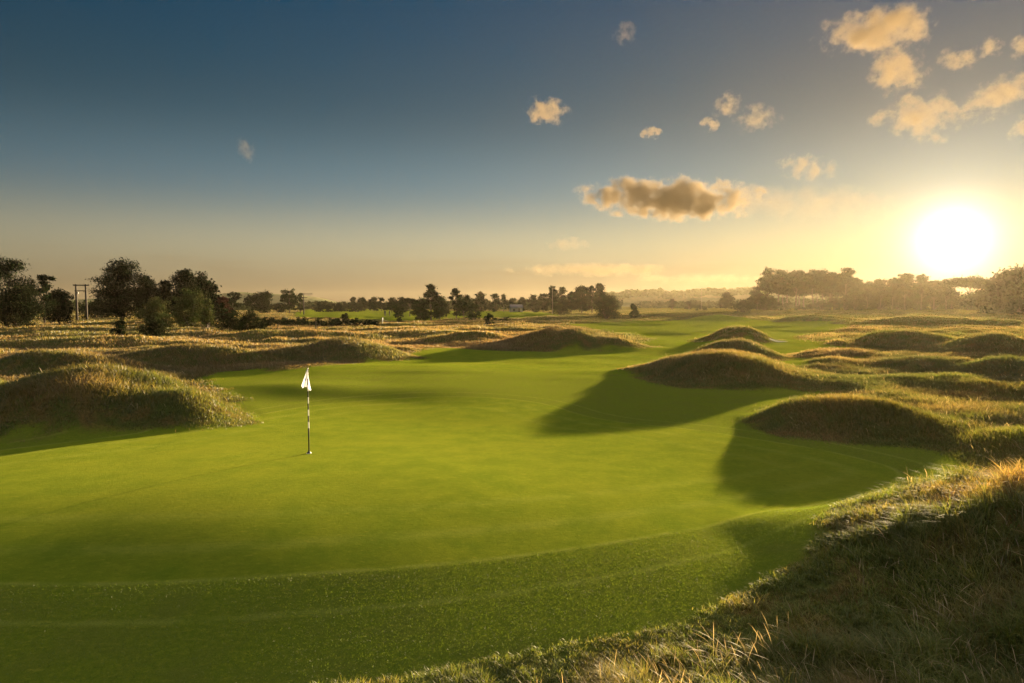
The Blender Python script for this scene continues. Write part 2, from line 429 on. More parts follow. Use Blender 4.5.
def field(name, label, n, r0, r1, hgt, wpx, lean, clump, spread, edge=.12, seg=2, pw=0, seed=0, short_edge=True):
    x, y = polar_pts(n//clump, r0, r1, pw=pw)
    fd, _ = masks(x, y)
    k = fd > edge; x, y, fd = x[k], y[k], fd[k]
    dens = sm(.15, .55, fbm(x/1.1, y/1.1, 71+seed, 2)+.22); k = rng.random(len(x)) < .35+.65*dens; x, y, fd = x[k], y[k], fd[k]
    th = rng.random(len(x))*6.283
    x = np.repeat(x, clump); y = np.repeat(y, clump); fd = np.repeat(fd, clump); th = np.repeat(th, clump); nn = len(x)
    r = np.hypot(x, y); sp_ = spread*np.clip(r/12, .5, 6)
    ox, oy = rng.normal(0, 1, nn)*sp_, rng.normal(0, 1, nn)*sp_
    x = x+ox; y = y+oy
    face = np.arctan2(oy, ox)*.5+np.where(rng.random(nn) < .5, 2.6+.9*np.sin(x*.7), th)+rng.normal(0, .5, nn)
    tall = .45+.7*fbm(x/2.2, y/2.2, 81+seed, 2)+(.9*sm(.52, .75, fbm(x/.55, y/.55, 83+seed, 2)) if seed == 0 else .25*fbm(x/.8, y/.8, 84, 2))
    h = hgt*tall*rng.uniform(.55, 1.15, nn)*np.clip(.22+fd*.42, .22, 1)
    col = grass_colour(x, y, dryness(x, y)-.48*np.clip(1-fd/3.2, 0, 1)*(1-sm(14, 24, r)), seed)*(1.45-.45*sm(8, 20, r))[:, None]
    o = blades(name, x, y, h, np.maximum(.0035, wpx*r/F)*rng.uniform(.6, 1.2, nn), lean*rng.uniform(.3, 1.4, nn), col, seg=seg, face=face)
    return props(o, label, 'grass', kind='stuff')
field('rough_grass', 'tangled long rough grass on the near bank, green and straw mixed', 560000, 3.0, 15, .27, .62, .95, 14, .05, seg=3)
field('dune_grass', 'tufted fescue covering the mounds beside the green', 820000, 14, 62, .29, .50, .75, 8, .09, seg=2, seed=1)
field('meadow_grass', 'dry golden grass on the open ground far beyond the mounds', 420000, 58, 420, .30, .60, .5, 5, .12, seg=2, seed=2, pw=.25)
# short turf blades close to the camera
x, y = polar_pts(650000, 5.5, 24); fd, gd = masks(x, y); k = (fd < .35) & ((gd > .05) | (rng.random(len(x)) < .6)); x, y, gd = x[k], y[k], gd[k]
nn = len(x); f = np.clip(.25+.9*(fbm(x/1.4, y/1.4, 91, 2)-.5)+rng.normal(0, .2, nn), 0, 1)[:, None]
col = np.array([(.105, .155, .012)])*(1-f)+np.array([(.16, .195, .022)])*f
hh = np.where(gd > 0, .022, .006)*rng.uniform(.5, 1.4, nn)
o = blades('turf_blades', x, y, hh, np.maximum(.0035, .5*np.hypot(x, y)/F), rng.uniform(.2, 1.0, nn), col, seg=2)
props(o, 'short mown blades of the fringe round the putting green', 'grass', kind='stuff')
# flowering stalks
def stalks(name, label, n, r0, r1, hgt, wpx):
    x, y = polar_pts(n, r0, r1); fd, _ = masks(x, y)
    k = (fd > 1.0) & (fbm(x/1.3, y/1.3, 95, 2) > .44); x, y = x[k], y[k]; nn = len(x); r = np.hypot(x, y)
    col = np.array([(.40, .30, .17)])*rng.uniform(.5, 1.2, (nn, 1))
    pr = lambda t: np.where(t < .62, .38, np.where(t < .97, 1.5, .3))
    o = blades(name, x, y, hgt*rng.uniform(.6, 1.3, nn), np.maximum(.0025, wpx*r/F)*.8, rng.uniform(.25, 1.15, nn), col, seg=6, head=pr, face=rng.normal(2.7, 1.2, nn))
    return props(o, label, 'grass stalks', kind='stuff')
stalks('seed_stalks', 'pale nodding seed heads standing above the near rough', 16000, 3.2, 14, .34, .45)
stalks('fescue_heads', 'thin golden seed heads on the crests of the mounds', 14000, 14, 60, .34, .26)

# ------------------------------------------------------------------ trees and bushes
m_leaf = leafy('tree_leaf', .05, rough=.8, gloss=.003)
m_bark, t = new_mat('tree_bark')
nb = t.noise(t.v('MULTIPLY', t.node('ShaderNodeTexCoord').outputs['Object'], (4, 4, 1)), 3, 3)
bs = t.node('ShaderNodeBsdfPrincipled', {'Base Color': t.mix(nb, c4(.022, .016, .011), c4(.07, .045, .028)), 'Roughness': .9})
t.l.new(bs.outputs[0], t.out.inputs['Surface'])

def tube(V, Fq, p0, p1, r0, r1, n=6):
    p0 = np.array(p0, float); p1 = np.array(p1, float); d = p1-p0; L = np.linalg.norm(d); d = d/max(L, 1e-6)
    a = np.cross(d, (0, 1, 0) if abs(d[1]) < .9 else (1, 0, 0)); a /= np.linalg.norm(a); b_ = np.cross(d, a)
    k0 = len(V)
    for p, r in ((p0, r0), (p1, r1)):
        for j in range(n):
            th = 2*math.pi*j/n; V.append(tuple(p+(a*math.cos(th)+b_*math.sin(th))*r))
    for j in range(n):
        Fq.append((k0+j, k0+(j+1) % n, k0+n+(j+1) % n, k0+n+j))

LEAFC = {'dark': (.030, .042, .014), 'green': (.050, .072, .020), 'olive': (.060, .072, .024), 'willow': (.14, .17, .05), 'rust': (.11, .045, .03), 'gorse': (.035, .050, .016), 'grove': (.05, .062, .022)}
def tree_mesh_data(kind, H, W, colour, nleaf, ls, seed):
    """crown blobs (centre, radii) by kind; H height, W half width, metres"""
    g = np.random.default_rng(seed); blobs = []; limbs = []
    bare = {'pine': .42, 'umbrella': .55, 'broad': .12, 'square': .08, 'conifer': .06, 'bush': 0, 'round': .1, 'wind': .45, 'grove': .42, 'poplar': .05, 'birch': .1}[kind]
    if kind in ('broad', 'round', 'square', 'bush', 'poplar', 'birch'):
        nb_ = {'broad': 15, 'round': 10, 'square': 12, 'bush': 9, 'poplar': 7, 'birch': 12}[kind]
        for k in range(nb_):
            u = (k+.5)/nb_; zc = H*(bare+.12+(.80-bare)*u)
            if kind == 'square': env = W*.74
            elif kind == 'bush': zc = H*(.15+.62*u); env = W*math.sqrt(max(.05, 1-(u*.9)**2))*.75
            elif kind == 'poplar': env = W*.5
            else: env = W*math.sin(math.pi*min(1, .22+.74*(u if kind != 'birch' else u*.9)))*.78
            th = 2.4*k+g.normal(0, .5); rr = env*g.uniform(.25, .85)
            br = W*g.uniform(.34, .5)*(1-.25*u)
            blobs.append(((rr*math.cos(th), rr*math.sin(th), min(zc, H-br*.8)), (br, br, br*.85)))
        blobs.append(((W*.05, 0, H-W*.28), (W*.3, W*.3, W*.28)))
    elif kind in ('pine', 'grove', 'wind'):
        n = {'pine': 10, 'grove': 9, 'wind': 6}[kind]
        for k in range(n):
            u = k/(n-1); zc = H*(bare+.08+(.86-bare)*u); env = W*(1.0-.62*u**1.4)
            th = 2.4*k+g.normal(0, .6); rr = env*g.uniform(.35, .75); br = W*g.uniform(*((.36, .52) if kind == 'grove' else (.24, .38)))*(1-.25*u)
            sh = W*.5*u if kind == 'wind' else 0
            blobs.append(((rr*math.cos(th)+sh, rr*math.sin(th), zc), (br*1.15, br*1.15, br*.7)))
        blobs.append(((0, 0, H-W*.16), (W*.34, W*.34, W*.2)))
    elif kind == 'umbrella':
        for k in range(11):
            th = 2.4*k; rr = W*.72*math.sqrt(k/10); zc = H*(.86-.16*(rr/W)**2)-g.uniform(0, .12)*H
            blobs.append(((rr*math.cos(th), rr*math.sin(th), zc), (W*.33, W*.33, H*.085)))
    elif kind == 'conifer':
        for k in range(9):
            u = k/8; zc = H*(.14+.78*u); env = W*(1-u)**.8*.7
            for j in range(7 if u < .8 else 2):
                th = g.uniform(0, 6.28); br = W*(.34*(1-u)+.09)
                blobs.append(((env*math.cos(th), env*math.sin(th), zc), (br*1.2, br*1.2, br*.5)))
        blobs.append(((0, 0, H*.95), (W*.07, W*.07, H*.06)))
    V = []; Fq = []
    if kind != 'bush':
        r0 = max(.05, H*.022); top = H*(.9 if kind != 'umbrella' else .8); cur = [(0, 0, -.3)]
        bend = g.normal(0, W*.06, (4, 2))
        for k in range(1, 5): cur.append((bend[k-1][0]+(W*.12*k/4 if kind == 'wind' else 0), bend[k-1][1], top*k/4))
        for k in range(4): tube(V, Fq, cur[k], cur[k+1], r0*(1-.22*k), r0*(1-.22*(k+1)))
        for c, rr in blobs:
            zz = max(H*bare*.8, c[2]-.8*math.hypot(c[0], c[1])-.05*H); f = min(1, zz/top)*4; i = min(3, int(f)); fr = f-i
            s0 = tuple(cur[i][q]*(1-fr)+cur[i+1][q]*fr for q in range(3))
            tube(V, Fq, s0, c, r0*.38, r0*.10, 5)
    else:
        for k in range(5):
            c = blobs[k*len(blobs)//5][0]; tube(V, Fq, (0, 0, -.15), c, max(.02, H*.03), max(.008, H*.01), 5)
    # leaf clumps
    vols = np.array([b[1][0]*b[1][1] for b in blobs]); pb = vols/vols.sum()
    ncl = int(np.clip(nleaf//40, 30, 300)); bi = g.choice(len(blobs), ncl, p=pb)
    d = g.normal(0, 1, (ncl, 3)); d /= np.linalg.norm(d, axis=1)[:, None]
    d *= (g.uniform(.35, 1.06, ncl)**.6)[:, None]
    bc = np.array([b[0] for b in blobs]); br = np.array([b[1] for b in blobs])
    cc = bc[bi]+d*br[bi]
    li = g.integers(0, ncl, nleaf); sg = min(W, H)*.075+ls*.3
    P = cc[li]+g.normal(0, 1, (nleaf, 3))*np.array([sg, sg, sg*.6])
    if kind == 'bush': P[:, 2] = np.abs(P[:, 2])*.98+.02
    P[:, 2] = np.clip(P[:, 2], .03, None)
    sz = ls*g.uniform(.55, 1.25, nleaf)
    A = g.normal(0, 1, (nleaf, 3)); A /= np.linalg.norm(A, axis=1)[:, None]
    B = np.cross(A, g.normal(0, 1, (nleaf, 3))); B /= np.linalg.norm(B, axis=1)[:, None]
    A *= sz[:, None]*.5; B *= sz[:, None]*.36
    LV = np.stack([P-A, P+B, P+A, P-B], 1).reshape(-1, 3)
    base = np.array(LEAFC[colour])*.36
    tone = g.uniform(.6, 1.5, ncl)[li]*g.uniform(.8, 1.25, nleaf)
    hue = g.normal(0, .12, (ncl, 3))[li]
    col = np.clip(base*(1+hue)*tone[:, None], .004, .6)
    col = np.repeat(col, 4, axis=0); col = np.concatenate([col, np.ones((len(col), 1))], 1)
    return V, Fq, LV, np.arange(nleaf*4).reshape(-1, 4), col
def plant(kind, px, top, hw, D, colour, name, cat, label, group=None, sink=0.0, base=None):
    p = at_depth(px, top, D); x = p[0]; z0 = h1(x, D); H = p[2]-z0
    if base is not None: H = (base-top)*D/F
    H = max(H, .6); W = hw*D/F*{'bush': 1.12, 'pine': 1.15, 'birch': 1.15}.get(kind, 1.3)
    ls = max(.10, .0025*D)*(.9 if kind != 'bush' else .7)
    nleaf = int({'pine': .5, 'wind': .5, 'grove': .75, 'birch': .7}.get(kind, 1.0)*np.clip(hw*2*(H*F/D)*(9.5 if kind != 'bush' else 8.5), 420, 22000))
    seed = int(px*31+top*7+D)
    if kind == 'conifer': ls *= 1.7
    V, Fq, LV, LF, col = tree_mesh_data(kind, H, W, colour, nleaf, ls, seed)
    e = empty(name, (x, D, z0), 0)
    props(e, label, cat, group)
    np_mesh('trunk' if kind != 'bush' else 'stem', V, Fq, m_bark, parent=e)
    np_mesh('crown' if kind != 'bush' else 'foliage', LV, LF, m_leaf, attrs={'col': ('FLOAT_COLOR', col)}, parent=e)
    return e
G1 = 'trees along the far edge of the links'
TREES = [
 ('pine', 4, 259, 30, 108, 'dark', 'pine_tree', 'broad dark pine cut by the frame edge with layered branches', None),
 ('broad', -34, 262, 30, 112, 'dark', 'pine_tree', 'dark tree mostly beyond the frame beside the broad layered pine', None),
 ('broad', 16, 288, 26, 104, 'dark', 'dark_tree', 'low dark tree filling the foot of the broad layered pine', None),
 ('wind', 43, 276, 8.5, 135, 'dark', 'pine_tree', 'little wind-bent pine on bare stems beside the broad dark pine', None),
 ('round', 58, 290, 14, 118, 'dark', 'round_tree', 'round dark tree just before the twin-post power pole', None),
 ('bush', 96, 300, 24, 165, 'dark', 'bush', 'low dark bush seen between and behind the twin power posts', None),
 ('broad', 121, 260, 24, 125, 'dark', 'broadleaf_tree', 'tallest broadleaf tree with domed head right of the twin power posts', None),
 ('broad', 146, 277, 13, 128, 'dark', 'broadleaf_tree', 'small shoulder tree against the tallest broadleaf tree', None),
 ('broad', 165, 281, 9, 132, 'dark', 'broadleaf_tree', 'small tree in the dip between the tallest tree and the double-headed tree', None),
 ('broad', 186, 270, 17, 135, 'dark', 'broadleaf_tree', 'tall double-headed tree behind the olive green willow bush', None),
 ('conifer', 203, 270, 17, 140, 'dark', 'stepped_tree', 'dark tree stepping down to one side next to the double-headed tree', None),
 ('bush', 155, 297, 18, 104, 'willow', 'willow_bush', 'smaller olive green willow bush below the tallest broadleaf tree', None),
 ('bush', 190, 288, 24, 102, 'willow', 'willow_bush', 'large rounded olive green willow bush in front of the double-headed tree', None),
 ('bush', 207, 299, 8, 98, 'willow', 'willow_bush', 'narrow light green shoot of willow at the large willow bush edge', None),
 ('round', 223, 296, 8, 140, 'rust', 'copper_tree', 'small copper red tree beside the stepped dark tree', None),
 ('wind', 232, 293, 7, 160, 'dark', 'small_tree', 'small leaning tree against the pale mountain beyond the copper tree', None),
 ('bush', 120, 317, 9, 74, 'gorse', 'gorse_bush', 'small dark gorse bush in gold grass below the tallest tree', None),
 ('bush', 152, 317, 18, 78, 'gorse', 'gorse_bush', 'low wide gorse bush below the smaller willow bush', None),
 ('bush', 230, 311, 18, 92, 'gorse', 'gorse_bush', 'dark gorse bush under the copper red tree', None),
 ('bush', 249, 310, 15, 82, 'gorse', 'gorse_bush', 'largest dark gorse bush at the near end of the low gorse row', None),
 ('square', 260, 292, 12, 262, 'dark', 'square_tree', 'square-topped dark tree standing on the gold field', None),
 ('birch', 289, 288, 9, 262, 'green', 'tall_tree', 'pointed loose tree standing beside the square-topped tree', None),
 ('birch', 300, 293, 4, 264, 'green', 'small_tree', 'thin see-through tree next to the two-arm power pole', None),
 ('bush', 278, 302, 8, 268, 'dark', 'bush', 'small bush between the square-topped tree and the pointed tree', None),
 ('bush', 320, 302, 12, 330, 'dark', 'bush', 'bush beside the two-arm power pole behind the far fairway', None),
 ('bush', 340, 302, 14, 330, 'dark', 'bush', 'middle bush of the dark bank behind the far fairway', None),
 ('bush', 357, 304, 10, 322, 'dark', 'bush', 'sloping end bush of the dark bank behind the far fairway', None),
 ('round', 353, 297.5, 4, 345, 'dark', 'round_tree', 'first small round tree above the end of the dark bank', None),
 ('round', 361, 298, 6, 345, 'dark', 'round_tree', 'wider round tree just past the end of the dark bank', None),
 ('round', 373, 297.5, 5.5, 320, 'dark', 'round_tree', 'round tree alone with gaps on both sides behind the far fairway', None),
 ('round', 381.5, 298, 3.6, 320, 'dark', 'narrow_tree', 'narrow upright tree behind the two walkers', None),
 ('round', 392, 297, 5.5, 250, 'dark', 'round_tree', 'round tree rising behind the loose tree on the far fairway edge', None),
 ('round', 402, 297, 5.5, 250, 'dark', 'round_tree', 'round tree between the loose fairway tree and the flat-topped tree', None),
 ('umbrella', 409.5, 295.5, 5, 200, 'dark', 'flat_topped_tree', 'thin flat-topped tree on a long bare trunk before the pointed pine', None),
 ('birch', 397.5, 303, 7.5, 165, 'green', 'loose_tree', 'loose green tree at the edge of the far fairway beside the walkers', None),
 ('bush', 399, 316, 3.6, 120, 'green', 'bush', 'small green bush in front of the loose fairway tree', None),
 ('pine', 431, 285, 9, 160, 'dark', 'pine_tree', 'pointed open pine standing highest above the middle wood', None),
 ('broad', 421, 299, 9, 152, 'green', 'broadleaf_tree', 'low tree at the near side foot of the pointed open pine', None),
 ('broad', 440, 296, 9, 155, 'green', 'broadleaf_tree', 'low tree between the pointed open pine and the tufted tree', None),
 ('pine', 456, 289, 6.5, 165, 'dark', 'pine_tree', 'tufted tree with a small raised head beside the pointed open pine', None),
 ('broad', 464, 296, 10, 158, 'green', 'broadleaf_tree', 'broad low tree closing the middle wood beside the tufted tree', None),
 ('bush', 474, 304, 7, 150, 'green', 'bush', 'low bush at the outer end of the middle wood', None),
 ('round', 480, 292.5, 7, 290, 'grove', 'round_tree', 'big round tree just past the middle wood', None),
 ('broad', 494.5, 293.5, 6, 290, 'grove', 'broadleaf_tree', 'rough-headed tree next to the big round tree past the middle wood', None),
 ('pine', 503.5, 295, 4, 292, 'grove', 'pine_tree', 'small forked pine before the small pale building', None),
 ('round', 513, 297, 4.5, 310, 'grove', 'round_tree', 'small tree right behind the small pale building', None),
 ('round', 522, 297.5, 5, 300, 'grove', 'round_tree', 'small tree just after the small pale building', None),
 ('bush', 489, 313.5, 7, 122, 'gorse', 'gorse_bush', 'dark round gorse bush alone on the gold crest beyond the far mounds', None),
 ('bush', 504, 316.5, 8, 150, 'olive', 'bush', 'pale green bush behind the lone round gorse bush', None),
 ('round', 534, 295, 6, 285, 'grove', 'round_tree', 'low round tree starting the rising wood', None),
 ('round', 543, 293, 6, 282, 'grove', 'round_tree', 'second low tree of the rising wood before the twin round heads', None),
 ('round', 553, 285.5, 5.5, 260, 'grove', 'round_tree', 'first of the twin round-headed trees behind the thin pale pole', None),
 ('round', 562, 286.5, 5, 262, 'grove', 'round_tree', 'second of the twin round-headed trees behind the thin pale pole', None),
 ('broad', 571, 292, 6, 262, 'grove', 'broadleaf_tree', 'low tree in the dip after the twin round heads', None),
 ('round', 582, 286, 10, 235, 'grove', 'round_tree', 'wide round-headed tree in the thick of the rising wood', None),
 ('pine', 592, 286.5, 5, 238, 'grove', 'pine_tree', 'small spiky pine between the two biggest heads of the rising wood', None),
 ('round', 600, 283.5, 6.5, 240, 'grove', 'round_tree', 'highest round head of the rising wood', None),
 ('bush', 606, 292, 14, 172, 'green', 'domed_tree', 'green dome-shaped tree reaching the ground at the end of the rising wood', None),
 ('bush', 560, 303, 12, 230, 'olive', 'bush', 'brown-green scrub under the twin round-headed trees', None),
 ('round', 634, 303.5, 3.6, 180, 'green', 'small_tree', 'small knobbed tree alone on the fairway edge past the green dome tree', None),
 ('bush', 634.5, 310, 7, 178, 'green', 'bush', 'bush round the foot of the small knobbed tree', None),
 ('bush', 672, 297, 4.5, 420, 'grove', 'bush', 'small hazy tree on the plain before the wooded ridge', None),
 ('bush', 689, 299, 6, 420, 'grove', 'bush', 'pair-forming hazy bush lower than its neighbour before the wooded ridge', None),
 ('bush', 701, 304, 6, 380, 'grove', 'bush', 'low hazy bush at the foot of the distant pole before the wooded ridge', None),
 ('round', 726, 292.5, 7, 400, 'grove', 'round_tree', 'large hazy round tree between the distant pole and the pine grove', None),
 ('bush', 744, 300, 10, 300, 'grove', 'bush', 'hazy scrub trailing off the near end of the pine grove', None),
]
for k, r in enumerate(TREES):
    plant(r[0], r[1], r[2], r[3], r[4], r[5], r[6], 'bush' if r[0] == 'bush' and 'tree' not in r[6] else 'tree', r[7], r[8])
# the low row of gorse between the gold field and the far fairway
GR = 'low row of dark gorse before the far fairway'
gl = ['first bush of the low gorse row next to the largest gorse bush', 'gorse bush of the low row straight below the pointed loose tree', 'gorse bush of the low row below the two-arm power pole',
      'gorse bush in the very middle of the low row', 'gorse bush of the low row under the one small raised bush', 'gorse bush of the low row last but one before the fairway gap', 'last tapering bush of the low gorse row']
for (px, tp, hw), lb in zip([(268, 316, 13), (285, 317, 13), (301, 317.5, 12), (317, 318.5, 12), (334, 318, 13), (351, 318, 12), (366, 320, 9)], gl):
    plant('bush', px, tp, hw, 112, 'gorse', 'gorse_bush', 'bush', lb, GR)
plant('bush', 345, 312.5, 6, 128, 'gorse', 'gorse_bush', 'bush', 'small raised bush poking above the low gorse row', None)
plant('bush', 375.5, 320, 4, 112, 'gorse', 'gorse_bush', 'bush', 'tiny gorse bush apart from the low row near the white marker post', None)
# pine grove against the light
GP = 'pines of the grove beside the sun'
plant('grove', 757, 292, 8, 368, 'grove', 'pine_tree', 'tree', 'short outer pine at the low sloping end of the pine grove', GP)
plant('grove', 768, 268.5, 9, 380, 'grove', 'pine_tree', 'tree', 'tall lumpy end pine of the grove standing above its short outer neighbour', GP)
plant('bush', 764, 290, 12, 372, 'grove', 'undergrowth_bush', 'bush', 'thick bush under the tall lumpy end pine of the grove', None)
for px, tp, D in [(p_, t_, 380+(d_-214)*1.8) for p_, t_, d_ in [(779, 271, 216), (788, 274, 222), (797, 271, 214), (805, 273.5, 224), (813, 270.5, 216), (822, 271.5, 222), (831, 273, 218), (784, 276, 230), (818, 276, 232), (800, 275, 236), (826, 277, 238), (838, 276, 230)]]:
    plant('grove', px, tp, 8.5, D, 'grove', 'pine_tree', 'tree', 'one of the tall bare-stemmed pines packed in the even middle of the grove', GP)
plant('grove', 846, 270, 9, 384, 'grove', 'pine_tree', 'tree', 'high round-headed pine ending the even part of the grove beside the gap', GP)
plant('grove', 855, 279, 8, 392, 'grove', 'pine_tree', 'tree', 'lower pine leaning out into the gap after the even grove', GP)
GP2 = 'trees of the second wood under the sun'
for px, tp, hw, lb in [(867, 284, 9, 'low tree starting the second wood beside the gap in the pines'), (881, 279.5, 9, 'rising tree next to the low start of the second wood'), (893, 279, 8, 'flat-headed tree before the highest head of the second wood'),
                       (906, 273.5, 9, 'highest flat head in the second wood under the sun'), (922, 275, 8, 'peaked head following the highest flat head of the second wood'), (935, 281, 8, 'low tree in the dip before the umbrella pine'), (947, 281, 7, 'last low tree of the second wood touching the umbrella pine')]:
    plant('grove', px, tp, hw, 430, 'grove', 'wood_tree', 'tree', lb, GP2)
for px, tp in [(862, 291), (880, 289), (898, 287), (916, 286), (934, 289), (952, 290), (972, 293), (990, 294)]:
    plant('bush', px, tp, 13, 436, 'grove', 'underwood_bush', 'bush', 'one of the rounded bushes merging below the second wood under the sun', 'underwood below the second wood')
plant('umbrella', 969, 274.5, 17, 400, 'grove', 'umbrella_pine', 'tree', 'wide flat umbrella pine with sky under its crown beside the sun', None)
plant('conifer', 1024, 260, 33, 262, 'grove', 'spruce_tree', 'tree', 'large dark stepped spruce cut by the frame edge beside the sun', None)
plant('conifer', 1004, 284, 14, 275, 'grove', 'spruce_tree', 'tree', 'small spruce at the skirt of the large stepped spruce', None)
plant('conifer', 1062, 262, 30, 280, 'grove', 'spruce_tree', 'tree', 'spruce standing beyond the frame edge behind the large stepped spruce', None)

for px, tp, hw in [(760, 297, 9), (772, 296, 8), (786, 302, 6), (822, 299, 8), (834, 295, 9), (845, 293, 9), (856, 293, 9), (800, 305, 6), (811, 304, 6)]:
    plant('bush', px, tp, hw, 374, 'grove', 'undergrowth_bush', 'bush', 'one of the low dark bushes among the trunks of the pine grove', 'undergrowth of the pine grove')

# ------------------------------------------------------------------ far woods and hills
def far_wood(name, label, spans, colour, n, seed):
    g = np.random.default_rng(seed); LV = []; LC = []
    for x0, x1, t0, t1, D, dd in spans:
        m = int(n*(x1-x0)/100)
        for q in range(m):
            px = g.uniform(x0, x1); u = (px-x0)/(x1-x0); d_ = D+g.uniform(0, dd)
            tp = t0+(t1-t0)*u+3.2*(fbm(np.array([px/9.0]), np.array([D*1.0]), seed, 2)[0]-.5)+g.uniform(0, 1.6)
            p = at_depth(px, tp, d_); zb = 0.0 if D < 900 else max(0, p[2]-9)
            Hh = max(1.2, p[2]-zb); W = g.uniform(2.0, 4.2)*D/450
            k = 26; dv = g.normal(0, 1, (k, 3)); dv /= np.linalg.norm(dv, axis=1)[:, None]; dv[:, 2] = np.abs(dv[:, 2])*1.0
            P = np.array([p[0], d_, zb+Hh*.35])+dv*np.array([W, W, Hh*.65])*g.uniform(.5, 1, (k, 1))
            P[:12, 2] = zb+g.uniform(0, Hh*.6, 12)
            A = g.normal(0, 1, (k, 3)); A /= np.linalg.norm(A, axis=1)[:, None]; B = np.cross(A, g.normal(0, 1, (k, 3))); B /= np.linalg.norm(B, axis=1)[:, None]
            s_ = .0042*D*.55
            LV.append(np.stack([P-A*s_, P+B*s_*.8, P+A*s_, P-B*s_*.8], 1).reshape(-1, 3))
            LC.append(np.repeat(np.array(LEAFC[colour])[None]*g.uniform(.6, 1.4), 4*k, 0))
    V = np.concatenate(LV); CC = np.concatenate([np.concatenate(LC), np.ones((len(V), 1))], 1)
    o = np_mesh(name, V, np.arange(len(V)).reshape(-1, 4), m_leaf, attrs={'col': ('FLOAT_COLOR', CC)})
    return props(o, label, 'woodland', kind='stuff')
far_wood('distant_woods', 'dark line of far woods closing off the links', [(-60, 110, 298, 300, 330, 60), (205, 250, 301, 301, 380, 40), (300, 420, 301, 300, 480, 60), (410, 545, 299, 299, 430, 80), (540, 620, 297, 296, 400, 60), (640, 770, 300, 299, 560, 90), (745, 845, 297, 297, 520, 60), (845, 1100, 291, 289, 520, 60)], 'dark', 90, 5)
far_wood('ridge_woods', 'hazy wood on the far low ridge', [(596, 640, 292, 289, 950, 90), (640, 662, 289.5, 288.5, 950, 90), (662, 700, 291, 289, 960, 90), (700, 765, 288, 286.5, 950, 90)], 'green', 170, 6)
m_hill, t = new_mat('far_hillside')
tx = t.node('ShaderNodeNewGeometry').outputs['Position']
bs = t.node('ShaderNodeBsdfDiffuse', {'Color': t.mix(t.ramp(t.noise(tx, .012, 5, .6), .4, .6), c4(.05, .07, .035), c4(.12, .12, .06))})
t.l.new(bs.outputs[0], t.out.inputs['Surface'])
def ridge(name, prof, D, thick, seed):
    xs = np.linspace(prof[0][0], prof[-1][0], 160); ys = np.interp(xs, [p[0] for p in prof], [p[1] for p in prof])
    ys = ys+.7*(fbm(xs/9, xs*0+seed, seed, 3)-.5)
    V = []; Fq = []; nr = 13
    for px, py in zip(xs, ys):
        p = at_depth(px, py, D); hh = max(0, p[2])
        for j in range(nr):
            u = j/(nr-1)*2-1; V.append((p[0], D+u*thick, hh*(math.cos(u*math.pi/2)**1.3)*(1 if abs(u) < .01 else .93+.07*math.sin(j*7+px))-1.0))
    for i in range(len(xs)-1):
        for j in range(nr-1): a = i*nr+j; Fq.append((a, a+nr, a+nr+1, a+1))
    return props(np_mesh(name, V, Fq, m_hill, smooth=True), kind='structure')
ridge('mountain', [(150, 304), (195, 295), (215, 293.5), (238, 291.5), (262, 293), (285, 293.5), (305, 295), (318, 297), (332, 300.5), (350, 303), (380, 304)], 1330, 160, 3)
ridge('mountain', [(60, 303), (75, 299), (95, 298), (130, 298), (160, 302)], 1400, 140, 9)
ridge('hill', [(590, 303), (610, 296), (650, 293.5), (700, 294.5), (770, 292), (860, 295), (900, 300), (930, 303)], 1080, 150, 4)
ridge('hill', [(940, 303), (975, 294), (995, 287.5), (1030, 285), (1100, 288), (1180, 303)], 900, 120, 5)

# ------------------------------------------------------------------ clouds
m_cloud, t = new_mat('cloud_vapour')
tc = t.node('ShaderNodeTexCoord').outputs['Object']; pos = t.node('ShaderNodeNewGeometry').outputs['Position']
dens = t.node('ShaderNodeAttribute', attribute_type='OBJECT', attribute_name='density').outputs['Fac']
frq = t.node('ShaderNodeAttribute', attribute_type='OBJECT', attribute_name='grain').outputs['Fac']
rag = t.node('ShaderNodeAttribute', attribute_type='OBJECT', attribute_name='ragged').outputs['Fac']
sed = t.node('ShaderNodeAttribute', attribute_type='OBJECT', attribute_name='offset').outputs['Fac']
pos = t.v('ADD', pos, t.v('SCALE', (911.0, 377.0, 613.0), sc=sed))
wrp = t.noise(t.v('SCALE', pos, sc=t.m('MULTIPLY', frq, .45)), 1.0, 2, .5, out=1)
tc2 = t.v('ADD', tc, t.v('SCALE', t.v('SUBTRACT', wrp, (.5, .5, .5)), sc=1.15))
n1 = t.noise(t.v('SCALE', pos, sc=frq), 1.0, 8, .68)
rr = t.v('LENGTH', tc2)
edge = t.m('SUBTRACT', 1.0, rr)
dn = t.ramp(t.m('ADD', t.m('MULTIPLY', edge, .9), t.m('MULTIPLY', t.m('SUBTRACT', n1, .55), rag)), .12, .55)
dn = t.m('MULTIPLY', dn, t.ramp(t.v('LENGTH', tc), 1.0, .86))
vol = t.node('ShaderNodeVolumePrincipled', {'Color': c4(.32, .255, .165), 'Density': t.m('MULTIPLY', dn, dens), 'Anisotropy': .12})
t.l.new(vol.outputs[0], t.out.inputs['Volume'])
m_cloud.cycles.volume_step_rate = .3
def unit_ball(n=20, m=12):
    V = [(0, 0, 1)]
    for i in range(1, m):
        for j in range(n):
            th = math.pi*i/m; ph = 2*math.pi*j/n; V.append((math.sin(th)*math.cos(ph), math.sin(th)*math.sin(ph), math.cos(th)))
    V.append((0, 0, -1)); Fc = []
    for j in range(n):
        Fc.append((0, 1+j, 1+(j+1) % n)); b0 = 1+(m-2)*n; Fc.append((len(V)-1, b0+(j+1) % n, b0+j))
        for i in range(m-2):
            a = 1+i*n+j; b = 1+i*n+(j+1) % n; Fc += [(a, a+n, b+n), (a, b+n, b)]
    return V, Fc
bv, bf = unit_ball()
GC = 'small broken clouds in the evening sky'
